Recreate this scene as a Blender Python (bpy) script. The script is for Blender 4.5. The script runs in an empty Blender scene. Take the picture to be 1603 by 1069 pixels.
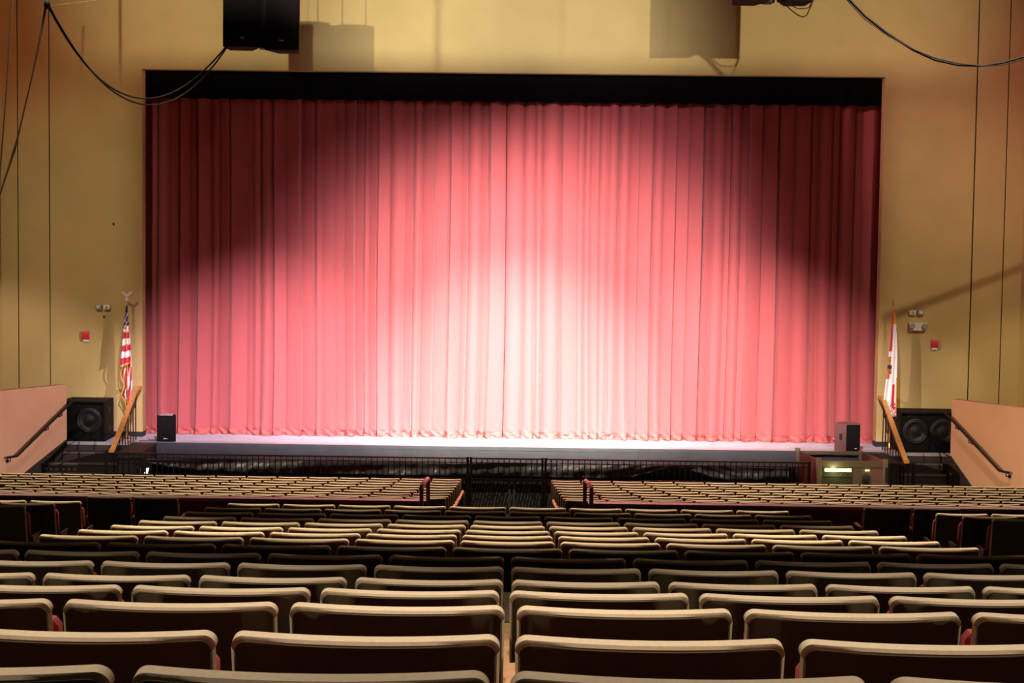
import bpy, math, random
from mathutils import Vector, Matrix, noise
random.seed(7)
S = bpy.context.scene
C = S.collection
pi = math.pi

# ------------------------------------------------------------------ camera
EYE = Vector((0, 0, 5.2))
F_PX, PITCH, ROLL, YAW = 2820.0, 0.069, 0.0120, 0.0130
d = Vector((-math.sin(YAW)*math.cos(PITCH), math.cos(YAW)*math.cos(PITCH), -math.sin(PITCH)))
r0 = d.cross(Vector((0, 0, 1))).normalized(); u0 = r0.cross(d)
r = r0*math.cos(ROLL) + u0*math.sin(ROLL); u = r.cross(d)
cam_data = bpy.data.cameras.new('camera')
cam = bpy.data.objects.new('camera', cam_data); C.objects.link(cam)
cam.matrix_world = Matrix(((r.x, u.x, -d.x, EYE.x), (r.y, u.y, -d.y, EYE.y), (r.z, u.z, -d.z, EYE.z), (0, 0, 0, 1)))
cam_data.sensor_fit = 'HORIZONTAL'; cam_data.sensor_width = 36.0
cam_data.lens = 36.0*F_PX/1603.0
cam_data.shift_x = 40.6/1603.0
cam_data.clip_start = 0.05; cam_data.clip_end = 200
S.camera = cam

# ------------------------------------------------------------------ world, exposure
w = bpy.data.worlds.new('world'); S.world = w; w.use_nodes = True
bg = w.node_tree.nodes['Background']
bg.inputs['Color'].default_value = (1.0, 0.62, 0.30, 1); bg.inputs['Strength'].default_value = 0.012
S.view_settings.view_transform = 'Standard'; S.view_settings.look = 'None'
S.view_settings.exposure = 0.0; S.view_settings.gamma = 1.0; S.view_settings.use_curve_mapping = False

# ------------------------------------------------------------------ lights (stage spots on the catwalk, box booms, house downlights)
def spot(name, loc, aim, energy, size, blend=1.0, color=(1, 1, 1), soft=0.12):
    l = bpy.data.lights.new(name, 'SPOT'); l.energy = energy; l.color = color
    l.spot_size = math.radians(size); l.spot_blend = blend; l.shadow_soft_size = soft
    o = bpy.data.objects.new(name, l); C.objects.link(o); o.location = loc
    o.rotation_euler = (Vector(aim)-Vector(loc)).to_track_quat('-Z', 'Y').to_euler()
    return o
WARM = (1.0, 0.86, 0.60)
# curtain pools (an unseen board added at the end blocks them off the pit)
def pool(x, aim, e, size, col): spot('stage_spot', (x, 21.5, 9.8), aim, e, size, 1, col, .04)
pool(0.4, (0.1, 34.2, 1.2), 54000, 26, (1, .92, .72))
pool(0.8, (0.4, 34.2, 1.5), 29000, 46, (1, .88, .76))
pool(-1.6, (-1.4, 34.2, 3.2), 6500, 34, (1, .80, .90))
pool(2.2, (1.6, 34.2, 4.2), 5500, 34, (1, .74, .82))
pool(-3.0, (-4.5, 34.2, 0.5), 20000, 30, (1, .80, .88))
pool(3.0, (4.4, 34.2, 0.6), 19000, 30, (1, .78, .70))
pool(0.0, (0.0, 34.2, 3.2), 700, 66, (1, .80, .80))
# wall washes: cut short so that their beams stop at the edge of the opening (by unseen blocking boards added at the end)
BLOCKED_WASHES = []
def blocked_wash(loc, aim, e, size, col, edge):
    spot('wash_spot', loc, aim, e, size, 1, col, .07); BLOCKED_WASHES.append((loc, aim, edge))
blocked_wash((-8.8, 21, 11.6), (-7.2, 33.8, 4.1), 2700, 34, WARM, 'left')
blocked_wash((8.8, 21, 11.6), (7.2, 33.8, 4.3), 2600, 34, WARM, 'right')
blocked_wash((-2.4, 13, 10.3), (-0.8, 33.8, 8.0), 7500, 24, (1, .95, .84), 'below')
blocked_wash((1.2, 13, 10.3), (0.2, 33.8, 8.0), 9500, 24, (1, .95, .84), 'below')
blocked_wash((6.6, 13, 10.3), (4.8, 33.8, 9.4), 9500, 28, WARM, 'below')
blocked_wash((-6.2, 13, 10.3), (-4.2, 33.8, 9.4), 10500, 28, WARM, 'below')
# box booms: each throws across the hall onto the opposite wing
spot('boom_spot', (-8.6, 20, 5.2), (8.3, 31.6, 1.9), 8500, 13, .6, (1, .76, .50), .04)
spot('boom_spot', (8.6, 20, 5.2), (-8.5, 32.2, 1.9), 9500, 13, .6, (1, .80, .78), .04)
spot('boom_spot', (-8.8, 26, 9.5), (9.9, 33.4, 6.9), 6500, 20, 1, (1, .42, .50), .1)
spot('boom_spot', (8.8, 26, 9.5), (-9.8, 33.6, 8.4), 4500, 16, 1, (1, .40, .25), .1)
spot('boom_spot', (-8.6, 20, 5.2), (7.15, 33.4, 2.4), 4500, 5.2, .9, (1, .92, .88), .04)
spot('boom_spot', (8.6, 20, 5.2), (-7.15, 33.4, 2.3), 4000, 5.2, .9, (1, .92, .85), .04)
# house downlights
for x, y, e, s, b in ((-2.4, 4.4, 3000, 48, .75), (2.4, 4.4, 3000, 48, .75), (-3.6, 11.2, 6000, 32, .8), (3.6, 11.2, 6000, 32, .8),
                   (0, 11.2, 5200, 32, .8), (-4.6, 16.8, 4400, 22, .7), (4.6, 16.8, 4400, 22, .7), (-1.3, 16.8, 4200, 22, .7), (1.6, 16.8, 4200, 22, .7),
                   (-6.5, 26.3, 4700, 60, .5), (0, 26.3, 4300, 60, .5), (6.5, 26.3, 4700, 60, .5)):
    spot('house_downlight', (x, y+.35, 12.5), (x, y, 0), e, s, b, (1.0, .83, .60) if y > 6 else (1, .87, .72), .10)

# ------------------------------------------------------------------ materials
MATS = {}
def mat(name, col, rough=.6, metal=0., noise=0.0, nscale=30., bump=0., bscale=80., emis=None, estr=0., spec=.5, sheen=0.):
    m = bpy.data.materials.new(name); m.use_nodes = True; nt = m.node_tree; b = nt.nodes['Principled BSDF']
    b.inputs['Base Color'].default_value = (*col, 1); b.inputs['Roughness'].default_value = rough
    b.inputs['Metallic'].default_value = metal; b.inputs['Specular IOR Level'].default_value = spec
    if sheen: b.inputs['Sheen Weight'].default_value = sheen
    tc = nt.nodes.new('ShaderNodeTexCoord')
    if noise:
        n = nt.nodes.new('ShaderNodeTexNoise'); n.inputs['Scale'].default_value = nscale; n.inputs['Detail'].default_value = 4
        nt.links.new(tc.outputs['Object'], n.inputs['Vector'])
        r = nt.nodes.new('ShaderNodeValToRGB')
        r.color_ramp.elements[0].position = .3; r.color_ramp.elements[1].position = .7
        r.color_ramp.elements[0].color = (*[c*(1-noise) for c in col], 1); r.color_ramp.elements[1].color = (*[min(1, c*(1+noise)) for c in col], 1)
        nt.links.new(n.outputs['Fac'], r.inputs['Fac']); nt.links.new(r.outputs['Color'], b.inputs['Base Color'])
    if bump:
        n2 = nt.nodes.new('ShaderNodeTexNoise'); n2.inputs['Scale'].default_value = bscale; n2.inputs['Detail'].default_value = 3
        nt.links.new(tc.outputs['Object'], n2.inputs['Vector'])
        bm = nt.nodes.new('ShaderNodeBump'); bm.inputs['Strength'].default_value = bump; bm.inputs['Distance'].default_value = .01
        nt.links.new(n2.outputs['Fac'], bm.inputs['Height']); nt.links.new(bm.outputs['Normal'], b.inputs['Normal'])
    if emis:
        b.inputs['Emission Color'].default_value = (*emis, 1); b.inputs['Emission Strength'].default_value = estr
    MATS[name] = m
    return m
M_wall = mat('tan_paint', (.52, .385, .16), .75, noise=.05, nscale=1.6, bump=.25, bscale=45)
M_wing = mat('peach_paint', (.62, .36, .22), .75, noise=.04, nscale=2, bump=.2, bscale=50)
M_base = mat('black_rubber', (.012, .011, .011), .6)
M_joint = mat('joint_shadow_gap', (.03, .024, .01), .9)
M_curt = mat('red_velvet', (.43, .096, .106), .85, noise=.06, nscale=60, bump=.15, bscale=300, sheen=.15, spec=.2)
M_hem = mat('red_velvet_hem', (.48, .11, .11), .8, noise=.22, nscale=22, bump=.6, bscale=60, spec=.2)
M_matte = mat('matte_black', (.004, .003, .004), .95, spec=.05)
M_stage = mat('painted_stage_floor', (.42, .43, .52), .5, noise=.12, nscale=3, bump=.1, bscale=30)
M_fascia = mat('grey_stage_fascia', (.075, .08, .095), .42, noise=.12, nscale=4)
M_floor = mat('dark_carpet', (.022, .016, .012), .95, noise=.3, nscale=60)
M_step = mat('dark_step_carpet', (.05, .042, .042), .9, noise=.2, nscale=50)
M_nose = mat('step_nosing', (.16, .14, .15), .5)
M_shell = mat('tan_seat_plastic', (.70, .55, .36), .38, noise=.06, nscale=90, bump=.06, bscale=400)
M_panel = mat('olive_seat_panel', (.095, .072, .030), .5, noise=.04, nscale=60)
M_red = mat('red_upholstery', (.40, .055, .045), .85, noise=.1, nscale=90)
M_arm = mat('armrest_wood', (.46, .25, .12), .4, noise=.15, nscale=25)
M_iron = mat('black_iron', (.012, .010, .011), .4, metal=.3)
M_maroon = mat('maroon_paint', (.34, .06, .07), .35)
M_kick = mat('maroon_wall_laminate', (.12, .022, .028), .5, noise=.1, nscale=6)
M_kickcap = mat('maroon_cap', (.36, .22, .27), .3)
M_oak = mat('oak_rail', (.58, .27, .07), .4, noise=.18, nscale=14)
M_black = mat('black_speaker', (.005, .004, .005), .7, spec=.15, noise=.1, nscale=40)
M_grille = mat('speaker_grille', (.006, .005, .007), .7, spec=.12, bump=.5, bscale=500)
M_cone = mat('speaker_cone', (.012, .011, .013), .5, spec=.3)
M_logo = mat('pale_badge', (.75, .75, .78), .3)
M_brown = mat('brown_speaker_side', (.16, .07, .07), .5)
M_plastic = mat('black_plastic_sheet', (.12, .12, .14), .36, spec=.5, bump=.6, bscale=9)
M_steel = mat('teal_steel', (.06, .085, .08), .5)
M_gold = mat('brass', (.85, .55, .18), .25, metal=.9)
M_white = mat('white_plastic', (.75, .74, .76), .4)
M_grey = mat('grey_lens', (.35, .34, .36), .3)
M_alarm = mat('alarm_red', (.60, .03, .04), .4)
M_navy = mat('flag_navy', (.03, .03, .12), .8)
M_fred = mat('flag_red', (.62, .04, .07), .8)
M_fwhite = mat('flag_white', (.92, .90, .94), .8)
M_fringe = mat('gold_fringe', (.85, .38, .05), .7)
M_seal = mat('seal_orange', (.60, .20, .06), .8, noise=.5, nscale=40)
M_olive = mat('olive_beige_metal', (.12, .09, .055), .5)
M_lbrown = mat('brown_pink_panel', (.16, .08, .07), .6)
M_glassg = mat('green_tinted_panel', (.05, .055, .035), .3)
M_tube = mat('fluorescent_tube', (.9, .9, .4), .4, emis=(.95, 1.0, .30), estr=3.2)
M_lamp = mat('work_light_lens', (.8, .9, .9), .4, emis=(.75, 1.0, .85), estr=2.5)
M_cable = mat('black_cable', (.012, .009, .008), .6, spec=.2)
M_rope = mat('dark_rope', (.10, .075, .05), .5)

# pit wall facing: black with thin grey slanted weave
def pit_mat():
    m = bpy.data.materials.new('woven_pit_facing'); m.use_nodes = True; nt = m.node_tree; b = nt.nodes['Principled BSDF']
    tc = nt.nodes.new('ShaderNodeTexCoord'); sp = nt.nodes.new('ShaderNodeSeparateXYZ'); nt.links.new(tc.outputs['Object'], sp.inputs[0])
    def math_(op, a, bb):
        n = nt.nodes.new('ShaderNodeMath'); n.operation = op
        for i, v in enumerate((a, bb)):
            if isinstance(v, (int, float)): n.inputs[i].default_value = v
            elif v is not None: nt.links.new(v, n.inputs[i])
        return n.outputs[0]
    z = sp.outputs['Z']; x = sp.outputs['X']
    row = math_('FLOOR', math_('MULTIPLY', z, 26.), None)
    jit = math_('FRACT', math_('MULTIPLY', math_('SINE', math_('MULTIPLY', row, 12.9898), None), 43.7), None)
    xs = math_('SUBTRACT', x, math_('MULTIPLY', z, .22))
    fx = math_('FRACT', math_('MULTIPLY', xs, 18.), None)
    line = math_('LESS_THAN', fx, .20)
    cell = math_('FLOOR', math_('MULTIPLY', xs, 18.), None)
    rnd = math_('FRACT', math_('MULTIPLY', math_('SINE', math_('ADD', math_('MULTIPLY', cell, 7.13), math_('MULTIPLY', row, 3.7)), None), 437.5), None)
    on = math_('GREATER_THAN', rnd, .22)
    fz = math_('FRACT', math_('MULTIPLY', z, 26.), None)
    dark = math_('GREATER_THAN', fz, .18)
    k = math_('MULTIPLY', math_('MULTIPLY', line, on), dark)
    mx = nt.nodes.new('ShaderNodeMix'); mx.data_type = 'RGBA'
    nt.links.new(k, mx.inputs[0]); mx.inputs[6].default_value = (.010, .008, .009, 1); mx.inputs[7].default_value = (.20, .19, .19, 1)
    nt.links.new(mx.outputs[2], b.inputs['Base Color']); b.inputs['Roughness'].default_value = .8
    return m
M_pit = pit_mat()

# ------------------------------------------------------------------ mesh helpers
class MB:
    def __init__(s): s.v = []; s.f = []; s.mi = []
    def add(s, vs, fs, mi=0):
        n = len(s.v); s.v += [tuple(v) for v in vs]; s.f += [tuple(i+n for i in f) for f in fs]; s.mi += [mi]*len(fs); return s
    def box(s, x0, x1, y0, y1, z0, z1, mi=0, c=0.0):
        if c <= 0:
            vs = [(x, y, z) for z in (z0, z1) for (x, y) in ((x0, y0), (x1, y0), (x1, y1), (x0, y1))]
            return s.add(vs, [(3, 2, 1, 0), (4, 5, 6, 7), (0, 1, 5, 4), (1, 2, 6, 5), (2, 3, 7, 6), (3, 0, 4, 7)], mi)
        ring = lambda e, z: [(x0+c-e, y0, z) if 0 else p for p in ((x0+c, y0+e, z), (x1-c, y0+e, z), (x1-e, y0+c, z), (x1-e, y1-c, z), (x1-c, y1-e, z), (x0+c, y1-e, z), (x0+e, y1-c, z), (x0+e, y0+c, z))]
        vs = ring(c*.7, z0)+ring(0, z0+c)+ring(0, z1-c)+ring(c*.7, z1)
        fs = [tuple(range(7, -1, -1)), tuple(range(24, 32))]
        for k in range(3):
            for i in range(8): fs.append((k*8+i, k*8+(i+1) % 8, (k+1)*8+(i+1) % 8, (k+1)*8+i))
        return s.add(vs, fs, mi)
    def prism(s, pts, a, b, axis='y', mi=0):
        n = len(pts)
        def P(p, t): return {'y': (p[0], t, p[1]), 'x': (t, p[0], p[1]), 'z': (p[0], p[1], t)}[axis]
        vs = [P(p, a) for p in pts]+[P(p, b) for p in pts]
        return s.add(vs, [tuple(range(n)), tuple(range(2*n-1, n-1, -1))]+[(i, i+n, (i+1) % n+n, (i+1) % n) for i in range(n)], mi)
    def tube(s, pts, rad, seg=8, mi=0, caps=True):
        pts = [Vector(p) for p in pts]; n = len(pts); base = []; up = None
        for i, p in enumerate(pts):
            t = (pts[min(i+1, n-1)]-pts[max(i-1, 0)]).normalized()
            if up is None: up = Vector((0, 0, 1)) if abs(t.z) < .9 else Vector((0, 1, 0))
            a = t.cross(up)
            if a.length < 1e-4: a = t.cross(Vector((1, 0, 0)))
            a.normalize(); b = a.cross(t); up = b
            rr = rad[i] if isinstance(rad, (list, tuple)) else rad
            base += [p+a*math.cos(2*pi*k/seg)*rr+b*math.sin(2*pi*k/seg)*rr for k in range(seg)]
        fs = [(i*seg+k, i*seg+(k+1) % seg, (i+1)*seg+(k+1) % seg, (i+1)*seg+k) for i in range(n-1) for k in range(seg)]
        if caps: fs += [tuple(range(seg-1, -1, -1)), tuple((n-1)*seg+k for k in range(seg))]
        return s.add(base, fs, mi)
    def lathe(s, prof, c=(0, 0, 0), axis='z', seg=24, mi=0):
        vs = []
        for (rr, h) in prof:
            for k in range(seg):
                a = 2*pi*k/seg; p = (rr*math.cos(a), rr*math.sin(a), h)
                if axis == 'y': p = (p[0], p[2], p[1])
                vs.append((p[0]+c[0], p[1]+c[1], p[2]+c[2]))
        fs = [(i*seg+k, i*seg+(k+1) % seg, (i+1)*seg+(k+1) % seg, (i+1)*seg+k) for i in range(len(prof)-1) for k in range(seg)]
        fs += [tuple(range(seg-1, -1, -1)), tuple((len(prof)-1)*seg+k for k in range(seg))]
        return s.add(vs, fs, mi)
    def mesh(s, name, mats, smooth=35):
        me = bpy.data.meshes.new(name); me.from_pydata(s.v, [], s.f)
        for m in (mats if isinstance(mats, (list, tuple)) else [mats]): me.materials.append(m)
        me.polygons.foreach_set('material_index', s.mi)
        if smooth:
            me.polygons.foreach_set('use_smooth', [True]*len(s.f)); me.update()
            try: me.set_sharp_from_angle(angle=math.radians(smooth))
            except Exception: pass
        me.update(); return me
    def build(s, name, mats, parent=None, smooth=35, **kw):
        o = bpy.data.objects.new(name, s.mesh(name, mats, smooth)); C.objects.link(o)
        if parent: o.parent = parent
        for k, v in kw.items(): o[k] = v
        return o
def thing(name, label, cat, loc=(0, 0, 0), group=None, rz=0):
    o = bpy.data.objects.new(name, None); C.objects.link(o); o.location = loc; o.rotation_euler = (0, 0, rz)
    o.empty_display_size = .1
    o['label'] = label; o['category'] = cat
    if group: o['group'] = group
    return o
def tag(o, label, cat, group=None, kind=None):
    o['label'] = label; o['category'] = cat
    if group: o['group'] = group
    if kind: o['kind'] = kind
    return o
def struct(o): o['kind'] = 'structure'; return o
def lerp(a, b, t): return a+(b-a)*t
def interp(x, tab):
    if x <= tab[0][0]: return tab[0][1]
    for (a, va), (b, vb) in zip(tab, tab[1:]):
        if x <= b: return lerp(va, vb, (x-a)/(b-a))
    return tab[-1][1]

# ------------------------------------------------------------------ the hall
ST = 0.97     # stage floor height
TOPZ = [4.509, 4.354, 4.218, 4.068, 3.919, 3.789, 3.659, 3.533, 3.405, 3.276, 3.149, 3.027, 2.906, 2.794, 2.684, 2.575]
SEAT_H = .85
def rowY(k): return 2.67+.9*k
FRONT = [(22.3+.9*j, lerp(1.688, .872, (j/8)**.92)) for j in range(9)]
FLOOR = [(0.5, 4.10)] + [(rowY(k), TOPZ[k]-SEAT_H) for k in range(16)] + [(16.9, 1.66), (20.9, 1.01)] + [(y, z-SEAT_H) for y, z in FRONT] + [(30.6, 0.0), (33.05, 0.0)]
def floorz(y): return interp(y, FLOOR)
m = MB()
vs = []; 
for (y, z) in FLOOR: vs += [(-9.6, y, z), (9.6, y, z)]
for (y, z) in FLOOR: vs += [(-9.6, y, z-.3), (9.6, y, z-.3)]
n = len(FLOOR)
fs = [(2*i, 2*i+1, 2*i+3, 2*i+2) for i in range(n-1)]+[(2*n+2*i+2, 2*n+2*i+3, 2*n+2*i+1, 2*n+2*i) for i in range(n-1)]
fs += [(0, 2*n, 2*n+1, 1), (2*n-2, 2*n-1, 4*n-1, 4*n-2)]
fs += [(2*i, 2*i+2, 2*n+2*i+2, 2*n+2*i) for i in range(n-1)]+[(2*i+3, 2*i+1, 2*n+2*i+1, 2*n+2*i+3) for i in range(n-1)]
m.add(vs, fs); struct(m.build('floor', M_floor, smooth=0))

YW = 33.8; XO = 6.92; ZO = 7.88; TOP = 12.5
m = MB()
m.box(-8.655, -XO, YW, YW+.3, ST+.10, TOP); m.box(XO, 8.605, YW, YW+.3, ST+.10, TOP); m.box(-XO, XO, YW, YW+.3, ZO, TOP)
m.box(-9.25, -8.675, YW, YW+.3, ST+.10, TOP); m.box(-9.9, -9.27, YW, YW+.3, ST+.10, TOP)
m.box(8.63, 9.19, YW, YW+.3, ST+.10, TOP); m.box(9.21, 9.9, YW, YW+.3, ST+.10, TOP)
struct(m.build('wall_front', M_wall, smooth=0))
for i, x in enumerate((-9.26, -8.665, 8.617, 9.20)):
    struct(MB().box(x-.011, x+.011, YW+.03, YW+.3, ST+.1, TOP).build('trim_%d' % (i+1), M_joint, smooth=0))
struct(MB().box(-9.6, -XO, YW+.01, YW+.3, ST, ST+.10).build('baseboard_left', M_base, smooth=0))
struct(MB().box(XO, 9.57, YW+.01, YW+.3, ST, ST+.10).build('baseboard_right', M_base, smooth=0))
struct(MB().box(-9.75, -9.58, 16, YW, -.3, TOP).build('wall_left', M_wall, smooth=0))
struct(MB().box(9.55, 9.75, 16, YW, -.3, TOP).build('wall_right', M_wall, smooth=0))
struct(MB().box(-9.9, 9.9, 36.4, 36.6, 0, TOP).build('wall_back', M_matte, smooth=0))

# stage platform, its grey front board and the side landings
m = MB(); m.box(-6.95, 6.95, 33.0, 36.4, ST-.06, ST); m.box(-9.58, -6.95, 33.0, 36.4, ST-.06, ST); m.box(6.95, 9.55, 33.0, 36.4, ST-.06, ST)
struct(m.build('floor_stage', M_stage, smooth=0))
struct(MB().box(-6.95, 6.95, 33.0, 33.10, .66, ST-.06).build('wall_stage_front', M_fascia, smooth=0))
struct(MB().box(-6.95, 6.95, 33.03, 33.10, 0.0, .66).build('wall_stage_skirt', M_matte, smooth=0))
struct(MB().box(-6.95, 6.95, 32.992, 33.03, ST-.065, ST+.002).build('trim_5', M_fascia, smooth=0))

# carpeted side stairs with paler nosings
def stairs(name, label, ax, ay, slope, sgn):
    cx = 7.6*sgn
    t = thing(name, label, 'stairs', (cx, 32.1, 0), 'side stairs up to the stage')
    st = MB(); ns = MB()
    lim = lambda y: ax-.012 if y >= ay else ax-.012+(ay-y)*slope
    for k in range(5):
        y0 = 33.0-.3*(k+1); z = ST-.1617*(k+1)
        def poly(ya, yb):
            p = [(6.98, ya), (6.98, yb), (lim(yb), yb)]
            if ya < ay < yb: p.append((lim(ay), ay))
            p.append((lim(ya), ya))
            return [(sgn*x-cx, y-32.1) for x, y in p]
        st.prism(poly(y0, 32.999), max(0, z-.1617), z, 'z'); ns.prism(poly(y0-.012, y0+.04), z-.022, z+.004, 'z')
    sg_ = MB(); pts = [(ay-.02, 0), (ay-.02, ST+.06), (31.25, .10), (31.25, 0)]
    vs = [(sgn*(lim(y)+off)-cx, y-32.1, z) for off in (-.012, .010) for y, z in pts]
    sg_.add(vs, [(0, 1, 2, 3), (7, 6, 5, 4), (0, 4, 5, 1), (1, 5, 6, 2), (2, 6, 7, 3), (3, 7, 4, 0)]); sg_.build('stringer', M_base, t, smooth=0)
    st.build('steps', M_step, t, smooth=0); ns.build('nosing', M_nose, t, smooth=0)
stairs('side_stairs', 'dark carpeted stairs at the left of the stage beside the pinkish wing wall', 8.11, 32.8, .661, -1)
stairs('side_stairs', 'dark carpeted stairs at the right of the stage beside the orange wing wall', 7.93, 32.2, .575, 1)
struct(MB().box(-9.0, -6.97, 33.02, 33.10, 0.0, ST-.06).build('wall_landing_left', M_step, smooth=0))
struct(MB().box(6.97, 9.0, 33.02, 33.10, 0.0, ST-.06).build('wall_landing_right', M_step, smooth=0))
# corner blocks of stage beside the stairs
struct(MB().box(-6.96, -6.50, 31.75, 33.0, 0, ST-.02).build('wall_stair_left', M_base, smooth=0))
struct(MB().box(6.62, 6.96, 31.75, 33.0, 0, ST-.02).build('wall_stair_right', M_base, smooth=0))

# splayed wing walls
def wing(name, A, B, zt):
    A = Vector(A); B = Vector(B); t = (B-A).normalized(); nrm = Vector((t.y, -t.x))
    if nrm.x*A.x < 0: nrm = -nrm
    o = nrm*.16
    m = MB(); q = [A, B, B+o, A+o]
    vs = [(p.x, p.y, 0) for p in q]+[(p.x, p.y, zt) for p in q]
    m.add(vs, [(3, 2, 1, 0), (4, 5, 6, 7), (0, 1, 5, 4), (1, 2, 6, 5), (2, 3, 7, 6), (3, 0, 4, 7)])
    return struct(m.build(name, M_wing, smooth=0))
wing('wall_wing_left', (-8.11, 32.8), (-9.57, 30.59), 2.04)
wing('wall_wing_right', (7.93, 32.2), (9.54, 29.40), 2.05)

def wall_handrail(label, A, B, zt, zb, t1, sgn):
    A = Vector(A); B = Vector(B); dr = (B-A).normalized()
    nrm = Vector((-dr.y, dr.x)); 
    if nrm.x*A.x > 0: nrm = -nrm
    off = nrm*.09
    P = lambda s, z: (A.x+dr.x*s+off.x, A.y+dr.y*s+off.y, z)
    t = thing('wall_handrail', label, 'handrail', P(t1/2, (zt+zb)/2))
    L = t.location
    loc = lambda p: Vector(p)-L
    MB().tube([loc(P(-.06, zt+.03)), loc(P(0, zt)), loc(P(t1, zb)), loc(P(t1+.22, zb-.005))], .024, 8).build('rail', M_iron, t)
    for f in (.16, .42, 1.12):
        s = t1*f; z = lerp(zt, zb, min(f, 1.0))
        m = MB(); p = Vector(P(s, z)); q = Vector(P(s, z-.08)); wv = q-Vector((off.x, off.y, 0))*.97
        m.tube([loc(p), loc(q), loc(wv)], .011, 6); m.tube([loc(wv), loc(wv+Vector((off.x, off.y, 0))*.15)], .035, 10)
        m.build('bracket', M_iron, t)
wall_handrail('dark handrail sloping down the pinkish wing wall at the left', (-8.11, 32.8), (-9.57, 30.59), 1.70, .86, 1.26, -1)
wall_handrail('dark handrail sloping down the orange wing wall at the right', (7.93, 32.2), (9.54, 29.40), 1.76, .93, 1.30, 1)

# oak stair rails with black balusters
def oak_rail(label, sgn):
    X = 6.96*sgn
    t = thing('stair_railing', label, 'railing', (X, 32.4, 0), 'oak stair railings')
    yb, yt, zb, zt = 31.40, 33.40, 1.03, 1.91
    prof = [(-.035, -.04), (.035, -.04), (.045, 0), (.035, .03), (-.035, .03), (-.045, 0)]
    m = MB(); path = [(yb-.10, zb), (yb, zb+.01), (yt, zt), (yt+.34, zt+.01)]
    vs = [(px, y-32.4, z+pz) for (y, z) in path for (px, pz) in prof]
    fs = [(i*6+k, i*6+(k+1) % 6, (i+1)*6+(k+1) % 6, (i+1)*6+k) for i in range(3) for k in range(6)]+[(5, 4, 3, 2, 1, 0), tuple(18+k for k in range(6))]
    m.add(vs, fs); m.build('handrail', M_oak, t, label='oak handrail')
    for i in range(9):
        y = yb+.14+i*.23
        z = lerp(zb, zt, (y-yb)/(yt-yb))-.03
        bot = ST if y > 33.0 else max(0, ST-.1617*(math.floor((33.0-y)/.3)+1))
        MB().box(-.008, .008, y-.008-32.4, y+.008-32.4, bot, z).build('baluster', M_iron, t, smooth=0)
    MB().tube([(0, yt-.12-32.4, zt-.33), (0, yt+.10-32.4, zt-.03)], .012, 6).build('brace', M_iron, t)
    m = MB(); m.box(-.012, .012, yb-.4+.4-32.4, yt-.1-32.4, 0, .001)
    MB().tube([(0, yb+.08-32.4, zb-.11), (0, yt-.02-32.4, zt-.13)], .010, 6).build('lower_rail', M_iron, t)
oak_rail('oak handrail on black balusters at the left stage stairs by the striped flag', -1)
oak_rail('oak handrail on black balusters at the right stage stairs by the white flag', 1)

# pit wall, railings, gate
m = MB(); m.box(-7.05, 5.28, 31.36, 31.46, 0, .60)
struct(m.build('wall_pit', M_pit, smooth=0))
def pit_rail(name, label, xa, xb, cat='railing', posts=True):
    t = thing(name, label, cat, ((xa+xb)/2, 31.30, 0), 'railing along the pit' if cat == 'railing' else None); cx = (xa+xb)/2
    MB().box(xa-cx, xb-cx, -.022, .022, .975, 1.0).build('top_rail', M_kickcap if False else M_iron, t, smooth=0)
    MB().box(xa-cx, xb-cx, -.020, .020, .585, .635).build('bottom_rail', M_iron, t, smooth=0)
    MB().box(xa-cx, xb-cx, -.012, .012, .905, .922).build('middle_rail', M_iron, t, smooth=0)
    nb = int(round((xb-xa)/.0985))
    for i in range(1, nb):
        x = xa+(xb-xa)*i/nb-cx
        MB().box(x-.009, x+.009, -.009, .009, .62, .98).build('baluster', M_iron, t, smooth=0)
    for x in (xa, xb):
        MB().box(x-cx-.022, x-cx+.022, -.03, .03, floorz(31.3), 1.015).build('post', M_iron, t, smooth=0)
    return t
pit_rail('pit_railing', 'long black baluster railing before the stage, left of the gate', -7.05, -.70)
pit_rail('pit_railing', 'black baluster railing before the stage, between gate and lift', .66, 5.26)
pit_rail('pit_gate', 'black baluster gate in the pit railing, facing the centre aisle', -.645, .605, 'gate')
pit_rail('pit_railing', 'short black baluster railing between the lift and the right stairs', 6.60, 7.08)
for x in (.035, .115):
    tag(MB().box(x-.022, x+.022, 31.335, 31.357, .06, .575).build('steel_post', M_steel, smooth=0),
        'grey green steel post, %s of the pair below the pit gate' % ('left' if x < .1 else 'right'), 'post', 'steel posts below the gate')

# black plastic sheet hung behind the railing
def sheet():
    m = MB(); nx = 420; nz = 12; xa, xb = -6.35, 4.95
    bot = [(-6.35, .80), (-6.0, .72), (-5.5, .66), (-4.5, .64), (1.9, .63), (2.2, .66), (2.55, .76), (2.85, .845), (3.05, .85), (3.3, .77), (3.6, .66), (3.9, .62), (4.95, .62)]
    vs = []
    for i in range(nx+1):
        x = lerp(xa, xb, i/nx)
        zt = .885-.02*abs(math.sin(x*1.7)); zb = interp(x, bot)
        for k in range(nz+1):
            t = k/nz; z = lerp(zt, zb, t)
            y = 31.56+.035*math.sin(x*2.3+t*2)+.02*math.sin(x*9+t*3*math.sin(x))*t+.014*math.sin(x*23+t*4)*(.3+t)+.02*math.sin(7*t+x*1.3)
            if 1.6 < x < 4.2: y += .03*math.sin((x-2.95)*(4+16*(1-t)))*(1-abs(x-2.9)/1.3)
            vs.append((x, y, z))
    w_ = nz+1
    m.add(vs, [(i*w_+k, (i+1)*w_+k, (i+1)*w_+k+1, i*w_+k+1) for i in range(nx) for k in range(nz)])
    o = m.build('plastic_sheet', M_plastic, smooth=60)
    md = o.modifiers.new('thick', 'SOLIDIFY'); md.thickness = .002
    tag(o, 'wrinkled black plastic sheet hanging behind the pit railing, lifted near its right end', 'plastic sheet')
sheet()
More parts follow.
